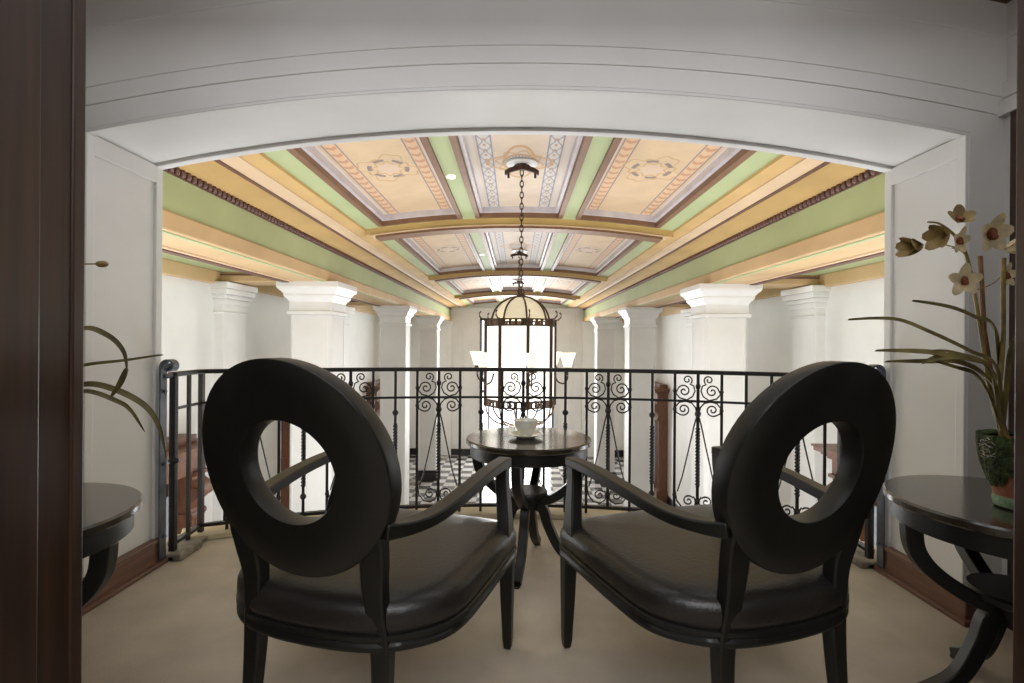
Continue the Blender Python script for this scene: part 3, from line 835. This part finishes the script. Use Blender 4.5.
# ------------------------------------------------------------------ hanging lanterns
def lantern():
    e = empty('hanging_lantern', '', 'lantern')      # origin at the ceiling canopy, z=0
    top = -1.24 + 0.0      # eave band relative to canopy
    # canopy
    MB().lathe([(0, 0), (0.05, 0), (0.05, -0.03), (0.02, -0.05), (0, -0.05)], n=16).build('canopy', 'bronze', e)
    mb = MB()
    V = [(-0.155, 0.02, -0.085), (-0.11, -0.06, -0.085), (0, -0.15, -0.085), (0.11, -0.06, -0.085), (0.155, 0.02, -0.085)]
    mb.sweep(V, rect(0.02, 0.045))
    for q in (V[1], V[3]): mb.tube([q, (q[0] * 0.5, q[1] * 0.3, -0.02)], 0.008, 6); mb.tube([(q[0] * 1.15, q[1] + 0.03, -0.10), (q[0] * 1.15, q[1] + 0.03, -0.15)], 0.012, 8)
    mb.tube([(-0.12, -0.03, -0.07), (0.12, -0.03, -0.07)], 0.009, 6)
    MB().lathe([(0, 0.0), (0.15, 0.0), (0.15, -0.012), (0, -0.012)], n=30).build('ceiling_plate', 'white_gloss', e)
    mb.build('canopy_ring', 'bronze', e)
    mb = MB(); z = -0.06; k = 0
    while z > -1.26:
        P = []
        for i in range(12):
            a = 2 * PI * i / 12; w, h = 0.016 * math.cos(a), 0.034 * math.sin(a)
            P.append((w if k % 2 == 0 else 0, 0 if k % 2 == 0 else w, z - 0.03 + h))
        mb.tube(P, 0.0055, 5, close=True, side=(0, 1, 0) if k % 2 == 0 else (1, 0, 0)); z -= 0.053; k += 1
    mb.build('chain', 'bronze', e)
    Rr = 0.335; Zt, Zb = -1.52, -2.30
    def P8(r, z, off=0): return [(r * math.cos(R(10.7 + 45 * k)), r * math.sin(R(10.7 + 45 * k)), z) for k in range(8)]
    # bands with square holes
    for zc, dip in ((Zt + 0.0, 0), (Zb + 0.035, 0)):
        mb = MB()
        for k in range(8):
            a, b = Vector(P8(Rr, 0)[k]), Vector(P8(Rr, 0)[(k + 1) % 8]); d = (b - a); L = d.length; d.normalize(); nn = Vector((d.y, -d.x, 0))
            def seg(s0, s1, z0, z1):
                A = a + d * s0; B = a + d * s1
                mb.loops([[tuple(q + nn * w + Vector((0, 0, z))) for w, z in ((-.006, z0), (.006, z0), (.006, z1), (-.006, z1))] for q in (A, B)])
            seg(0, L, zc + 0.02, zc + 0.035); seg(0, L, zc - 0.035, zc - 0.02)
            cells = [0.0, 0.05, 0.082, 0.105, 0.137, 0.160, 0.192, L]
            for j in range(0, 8, 2): seg(cells[j], cells[j + 1], zc - 0.022, zc + 0.022)
        mb.build('pierced_band', 'bronze', e, smooth=0)
    mb = MB()
    for p in P8(Rr, 0): mb.box(p[0] - 0.015, p[0] + 0.015, p[1] - 0.015, p[1] + 0.015, Zb, Zt + 0.03)
    mb.build('frame', 'bronze', e, smooth=0)
    for k in range(8):
        A, B = Vector(P8(Rr - 0.008, 0)[k]), Vector(P8(Rr - 0.008, 0)[(k + 1) % 8])
        nn = Vector((A.y - B.y, B.x - A.x, 0)).normalized() * 0.003
        MB().loops([[tuple(q + w + Vector((0, 0, z))) for w, z in ((-nn, Zb + 0.06), (nn, Zb + 0.06), (nn, Zt - 0.03), (-nn, Zt - 0.03))] for q in (A, B)]).build('glass_pane', 'glass_panel', e, smooth=0)
    # dome: ribs and amber glass
    dome = [(0.05, -1.27), (0.11, -1.285), (0.19, -1.33), (0.25, -1.40), (0.28, -1.485)]
    mb = MB()
    for k in range(8):
        a = R(10.7 + 45 * k)
        mb.tube(spline([(r * math.cos(a), r * math.sin(a), z) for r, z in dome] , 4), 0.009, 6)
    mb.build('dome_rib', 'bronze', e)
    MB().loops([[(r * 0.95 * math.cos(R(10.7 + 45 * k)), r * 0.95 * math.sin(R(10.7 + 45 * k)), z - 0.004) for k in range(8)] for r, z in dome]).build('dome_glass', 'amber_glass', e, smooth=0)
    mb = MB()
    for k in range(8):
        a = R(10.7 + 45 * k); u = Vector((math.cos(a), math.sin(a), 0))
        MB().tube([tuple(u * r + Vector((0, 0, z))) for r, z in ((0.33, -1.49), (0.37, -1.485), (0.395, -1.46), (0.395, -1.43), (0.38, -1.415))], 0.007, 6).build('cresting_hook', 'bronze', e)
    mb.lathe([(0.0, -1.24), (0.03, -1.25), (0.06, -1.27), (0.06, -1.285), (0, -1.285)], n=12)
    mb.tube([(0.03 * math.cos(2 * PI * i / 14), 0, -1.225 + 0.03 * math.sin(2 * PI * i / 14)) for i in range(14)], 0.006, 6, close=True, side=(0, 1, 0))
    mb.build('top_finial', 'bronze', e)
    # lower bowl of scrolls
    mb = MB()
    for k in range(8):
        a = R(10.7 + 45 * k); u = Vector((math.cos(a), math.sin(a), 0))
        mb.tube(spline([tuple(u * r + Vector((0, 0, z))) for r, z in ((0.33, Zb), (0.31, Zb - 0.08), (0.24, Zb - 0.15), (0.13, Zb - 0.19), (0.03, Zb - 0.2))], 4), 0.008, 6)
    mb.lathe([(0, -2.54), (0.025, -2.52), (0.035, -2.49), (0.02, -2.46), (0, -2.46)], n=12)
    mb.build('bottom_cage', 'bronze', e)
    # arms with bell shades
    for a in (158, 98, 42, -18, -78, -138):
        u = Vector((math.cos(R(a)), math.sin(R(a)), 0)); c = u * 0.455
        mb = MB().tube(spline([tuple(u * r + Vector((0, 0, z))) for r, z in ((0.33, -1.99), (0.36, -2.06), (0.42, -2.08), (0.455, -2.03), (0.455, -1.96))], 5), 0.008, 6)
        mb.lathe([(0, -0.01), (0.045, -0.005), (0.05, 0.003), (0.03, 0.01), (0.03, 0.04), (0, 0.04)], (c.x, c.y, -1.96), 14)
        am = mb.build('arm', 'bronze', e)
        MB().lathe([(0.035, 0.03), (0.045, 0.06), (0.055, 0.10), (0.078, 0.165), (0.075, 0.165), (0.051, 0.10), (0.03, 0.035)], (c.x, c.y, -1.96), 20).build('glass_shade', 'shade_glass', am, smooth=60)
    return e
lan0 = lantern(); KIDS[lan0.name] = list(lan0.children)
for o in lan0.children: KIDS[o.name] = list(o.children)
LL = ['bronze and opal glass octagonal lantern hanging nearest, just beyond the railing', 'second bronze lantern, its canopy in the middle ceiling bay behind the nearest', 'farthest bronze lantern, hanging behind the other two']
for k, y in enumerate((4.87, 9.6, 14.2)):
    c = lan0 if k == 0 else copy_tree(lan0)
    c.location = (0.02, y, 2.815); c['label'] = LL[k]; c['group'] = 'hanging lanterns down the hall'
    pl = bpy.data.lights.new('lantern_light', 'POINT'); pl.energy = 14; pl.color = (1, 0.94, 0.86); pl.shadow_soft_size = 0.15
    o = bpy.data.objects.new('lantern_light', pl); COL.objects.link(o); o.location = (0.02, y, 2.815 - 2.45)
# small recessed ceiling downlights, glowing discs
d0 = None
for k, (x, y) in enumerate(((-0.66, 4.9), (-0.66, 9.3))):
    z = vz(x)
    if d0 is None:
        d0 = MB().lathe([(0, 0), (0.05, 0), (0.045, -0.018), (0, -0.022)], n=20).build('ceiling_downlight', 'lamp_white', smooth=40); c = d0
    else:
        c = d0.copy(); COL.objects.link(c)
    c.location = (x, y, z)
    tag(c, 'small round white disc on the green ceiling rib, %s' % ('nearer of the two' if k == 0 else 'farther one'), 'downlight')

# ------------------------------------------------------------------ plants
def leaf(mb, P, w, n=8, twist=0.4, up=(0.1, -0.75, 0.66)):
    w *= 1.35
    Q = spline(P, n); m = len(Q)
    sc = []
    for i in range(m):
        t = i / (m - 1); k = max(0.06, math.sin(PI * min(1, 0.12 + t * 0.88)) ** 0.6)
        sc.append((k, 1))
    sec = [(-w / 2, 0.003), (0, -0.002), (w / 2, 0.003), (w / 2, 0.0045), (0, 0.0015), (-w / 2, 0.0045)]
    mb.sweep(Q, sec, scale=sc, up=up)
def flower(parent, c, facing, s, openness=1.0, m='petal', lipm='lip'):
    c = Vector(c); f = Vector(facing).normalized(); rot = f.to_track_quat('Z', 'Y').to_matrix()
    mb = MB()
    for k in range(5):
        a = 2 * PI * k / 5 + 0.3; L = s * (1.0 if k % 2 else 0.9)
        Ls = []
        for i in range(7):
            t = i / 6; w = s * 0.30 * math.sin(PI * (0.08 + 0.86 * t)) ** 0.7
            rad = L * t * (0.35 + 0.65 * openness); h = L * t * (1.15 - openness * 0.8) - 0.12 * s * t * t * openness
            ring = []
            for q, hh in ((-1, 0.12), (-0.5, 0.02), (0, 0), (0.5, 0.02), (1, 0.12), (0.5, 0.08), (0, 0.05), (-0.5, 0.08)):
                x = rad; y = q * w; z = h + hh * w * 1.6
                ring.append(tuple(c + rot @ Vector((x * math.cos(a) - y * math.sin(a), x * math.sin(a) + y * math.cos(a), z))))
            Ls.append(ring)
        mb.loops(Ls)
    o = mb.build('flower', m, parent, smooth=60)
    if lipm:
        l = MB(); l.ell(c + f * s * 0.22, (s * 0.17, s * 0.26, s * 0.17), 10, 6, rot); l.ell(c + f * s * 0.36 + rot @ Vector((0, -s * 0.12, 0)), (s * 0.15, s * 0.13, s * 0.07), 10, 6, rot)
        l.build('lip', lipm, o, smooth=60)
    return o
def pot(parent, loc, s=1.0):
    mb = MB().lathe([(0, 0), (0.05, 0), (0.056, 0.02), (0.080, 0.14), (0.083, 0.145), (0.093, 0.15), (0.096, 0.195), (0.084, 0.195), (0.078, 0.17), (0, 0.165)], n=36)
    mb.build('pot', 'terracotta', parent, smooth=40).location = loc
    MB().lathe([(0.05, 0.0005), (0.058, 0.004), (0.063, 0.022), (0.0605, 0.035), (0.054, 0.03)], n=30).build('base_crust', 'verdigris', parent, smooth=50).location = loc
    # moss skirt, ragged lower edge
    n = 60; Ls = []; rnd = random.Random(4)
    low = [0.115 - 0.05 * abs(math.sin(j * 0.21 + 1.9)) - 0.02 * rnd.random() for j in range(n)]
    for k in range(6):
        t = k / 5; L = []
        for j in range(n):
            a = 2 * PI * j / n; z = low[j] + (0.212 - low[j]) * t
            r = 0.053 + z * 0.20 + 0.010 * math.sin(PI * min(1, t * 1.0) * 0.9 + 0.3) + 0.004 * rnd.random()
            L.append((r * math.cos(a), r * math.sin(a), z + 0.004 * rnd.random()))
        Ls.append(L)
    L = [(0.080 * math.cos(2 * PI * j / n), 0.080 * math.sin(2 * PI * j / n), 0.205) for j in range(n)]; Ls.append(L)
    MB().loops(Ls, cap=False).build('moss', 'moss', parent, smooth=0).location = loc
    MB().lathe([(0, 0.19), (0.04, 0.195), (0.084, 0.185), (0.084, 0.16), (0, 0.16)], n=24).build('soil', 'soil', parent, smooth=50).location = loc

# right-hand orchid
T = 0.6415
pc = at(1020, 488, 1.52)
PX = 1.52
orch = empty('potted_orchid', 'potted orchid with cream flowers in a mossy terracotta pot on the right table', 'plant', (pc.x, 1.52, T))
def rel(base, pts): return [tuple(Vector(p) - Vector(base)) for p in pts]
ob = Vector((pc.x, 1.52, T))
pot(orch, (0, 0, 0))
def A(px, py, d): return at(px, py, d) - ob
root = lambda dx, dy: Vector((dx - 0.03, dy, 0.18))
# stems
MB().tube(spline([root(-0.005, 0.01), A(992, 400, 1.55), A(982, 340, 1.55), A(974, 290, 1.55), A(966, 254, 1.54), A(955, 236, 1.52), A(940, 224, 1.50), A(928, 222, 1.48)], 6), 0.0065, 8,
          scale=[(1 - 0.6 * i / 42, 1 - 0.6 * i / 42) for i in range(43)], up=(0, 1, 0)).build('stem', 'stem', orch)
MB().tube(spline([root(0.012, -0.01), A(999, 420, 1.54), A(1003, 340, 1.54), A(1003, 285, 1.54), A(1004, 258, 1.54)], 6), 0.006, 8, up=(0, 1, 0)).build('stem', 'stem', orch)
MB().tube([root(0.0, 0.0), A(995, 400, 1.58), A(984, 330, 1.58), A(980, 256, 1.58)], 0.0065, 8, up=(0, 1, 0)).build('cane', 'stake', orch)
MB().tube([A(980, 262, 1.58), A(980, 254, 1.58)], 0.007, 8)
for P in ([A(966, 250, 1.54), A(950, 246, 1.53), A(934, 242, 1.50)], [A(974, 284, 1.55), A(966, 282, 1.52), A(958, 280, 1.5)], [A(976, 290, 1.55), A(992, 284, 1.56), A(1002, 276, 1.57)], [A(968, 258, 1.54), A(960, 250, 1.53), A(952, 248, 1.53)]):
    MB().tube(spline(P, 4), 0.0018, 5).build('flower_stalk', 'stem', orch)
leafs = [([A(1000, 400, 1.56), A(994, 330, 1.54), A(975, 318, 1.50), A(950, 308, 1.47), A(912, 301, 1.45)], 0.016),
         ([A(998, 420, 1.54), A(996, 368, 1.52), A(970, 352, 1.48), A(930, 333, 1.44), A(895, 320, 1.42), A(848, 320, 1.38)], 0.014),
         ([A(997, 425, 1.52), A(992, 385, 1.5), A(960, 362, 1.44), A(930, 353, 1.40), A(875, 351, 1.36)], 0.018),
         ([A(998, 430, 1.56), A(985, 378, 1.55), A(955, 362, 1.52), A(925, 362, 1.50), A(885, 362, 1.46)], 0.016),
         ([A(1000, 430, 1.50), A(990, 372, 1.46), A(965, 358, 1.42), A(940, 358, 1.40), A(922, 364, 1.38)], 0.020),
         ([A(1000, 430, 1.60), A(1000, 390, 1.60), A(985, 365, 1.6), A(950, 352, 1.6), A(920, 352, 1.6)], 0.008),
         ([A(1002, 430, 1.60), A(1006, 380, 1.60), A(1010, 350, 1.6), A(1020, 330, 1.6)], 0.014),
         ([A(998, 425, 1.50), A(988, 395, 1.48), A(975, 375, 1.46), A(955, 368, 1.42), A(930, 360, 1.4)], 0.014)]
for P, w in leafs:
    mb = MB(); leaf(mb, P, w); mb.build('leaf', 'leaf', orch, smooth=50)
fl = [(905 + 10, 243, 1.48, (-1.0, -0.4, -0.2), 0.075, 0.15, 'bud', None),
      (918, 232, 1.49, (-0.7, -0.5, -0.4), 0.065, 0.45, 'bud', None),
      (962, 221, 1.50, (-0.2, -1, 0.35), 0.060, 0.6, 'bud', 'lip'),
      (956, 241, 1.50, (0.35, -1, -0.15), 0.052, 0.85, 'petal', 'lip'),
      (987, 234, 1.52, (0.1, -1, -0.2), 0.080, 0.75, 'petal', 'lip'),
      (962, 281, 1.50, (-0.2, -1, -0.05), 0.060, 0.9, 'petal', 'lip'),
      (1004, 250, 1.53, (0.9, -0.5, 0.3), 0.070, 0.3, 'petal', None),
      (1003, 276, 1.56, (0.3, -1, 0), 0.05, 0.8, 'petal', 'lip')]
fl[0] = (922, 246, 1.48, (-1.0, -0.2, -0.1), 0.075, 0.12, 'bud', None)
fl[1] = (946, 234, 1.49, (-0.8, -0.3, -0.25), 0.075, 0.35, 'bud', None)
fl[2] = (958, 222, 1.50, (-0.2, -0.8, 0.6), 0.060, 0.6, 'bud', 'lip')
for px, py, d, fc, s, op, pm, lm in fl:
    flower(orch, A(px, py, d), fc, s * 0.88, op, pm, lm)

# left-hand plant, mostly hidden by the door frame
lb = Vector((-1.50, 1.45, T))
lp = empty('potted_orchid', 'leafy orchid on the left table, only long thin leaf tips show past the door frame', 'plant', tuple(lb))
pot(lp, (0, 0, 0))
def B(px, py, d): return at(px, py, d) - lb
for P, w in (([root(0, 0), B(50, 360, 1.45), B(82, 330, 1.46), B(108, 336, 1.47), B(124, 352, 1.48), B(128, 372, 1.48)], 0.012),
             ([B(128, 369, 1.48), B(121, 384, 1.485), B(112, 397, 1.49)], 0.018),
             ([root(0, 0.01), B(45, 378, 1.5), B(84, 366, 1.52), B(125, 361, 1.54), B(163, 355, 1.56)], 0.009),
             ([root(0, 0.02), B(50, 400, 1.50), B(84, 385, 1.52), B(115, 390, 1.54), B(145, 406, 1.56), B(160, 428, 1.57), B(167, 458, 1.58)], 0.014),
             ([root(0, 0), B(50, 410, 1.42), B(84, 392, 1.44), B(118, 402, 1.45), B(132, 412, 1.46), B(145, 432, 1.47)], 0.010)):
    P = [Vector(p) for p in P]
    mb = MB(); leaf(mb, P, w); mb.build('leaf', 'leaf', lp, smooth=50)
MB().tube([tuple(root(0, 0)), tuple(B(40, 320, 1.46)), tuple(B(60, 262, 1.46)), tuple(B(82, 264, 1.46)), tuple(B(97, 264, 1.46))], 0.002, 6).build('stem', 'stem', lp)
MB().ell(B(102, 264, 1.46), (0.019, 0.010, 0.0095), 10, 6).build('bud', 'bud', lp)

# loose silver wire twisted at the pot rim
MB().tube([(-0.106 + 0.010 * math.cos(i * 0.9) + 0.004 * math.sin(i * 2.3), -0.01 + 0.016 * math.sin(i * 0.7), 0.20 - i * 0.0012 + 0.006 * math.sin(i * 1.7)) for i in range(44)], 0.0011, 5, up=(0, 0.3, 1)).build('wire', 'silver', orch)
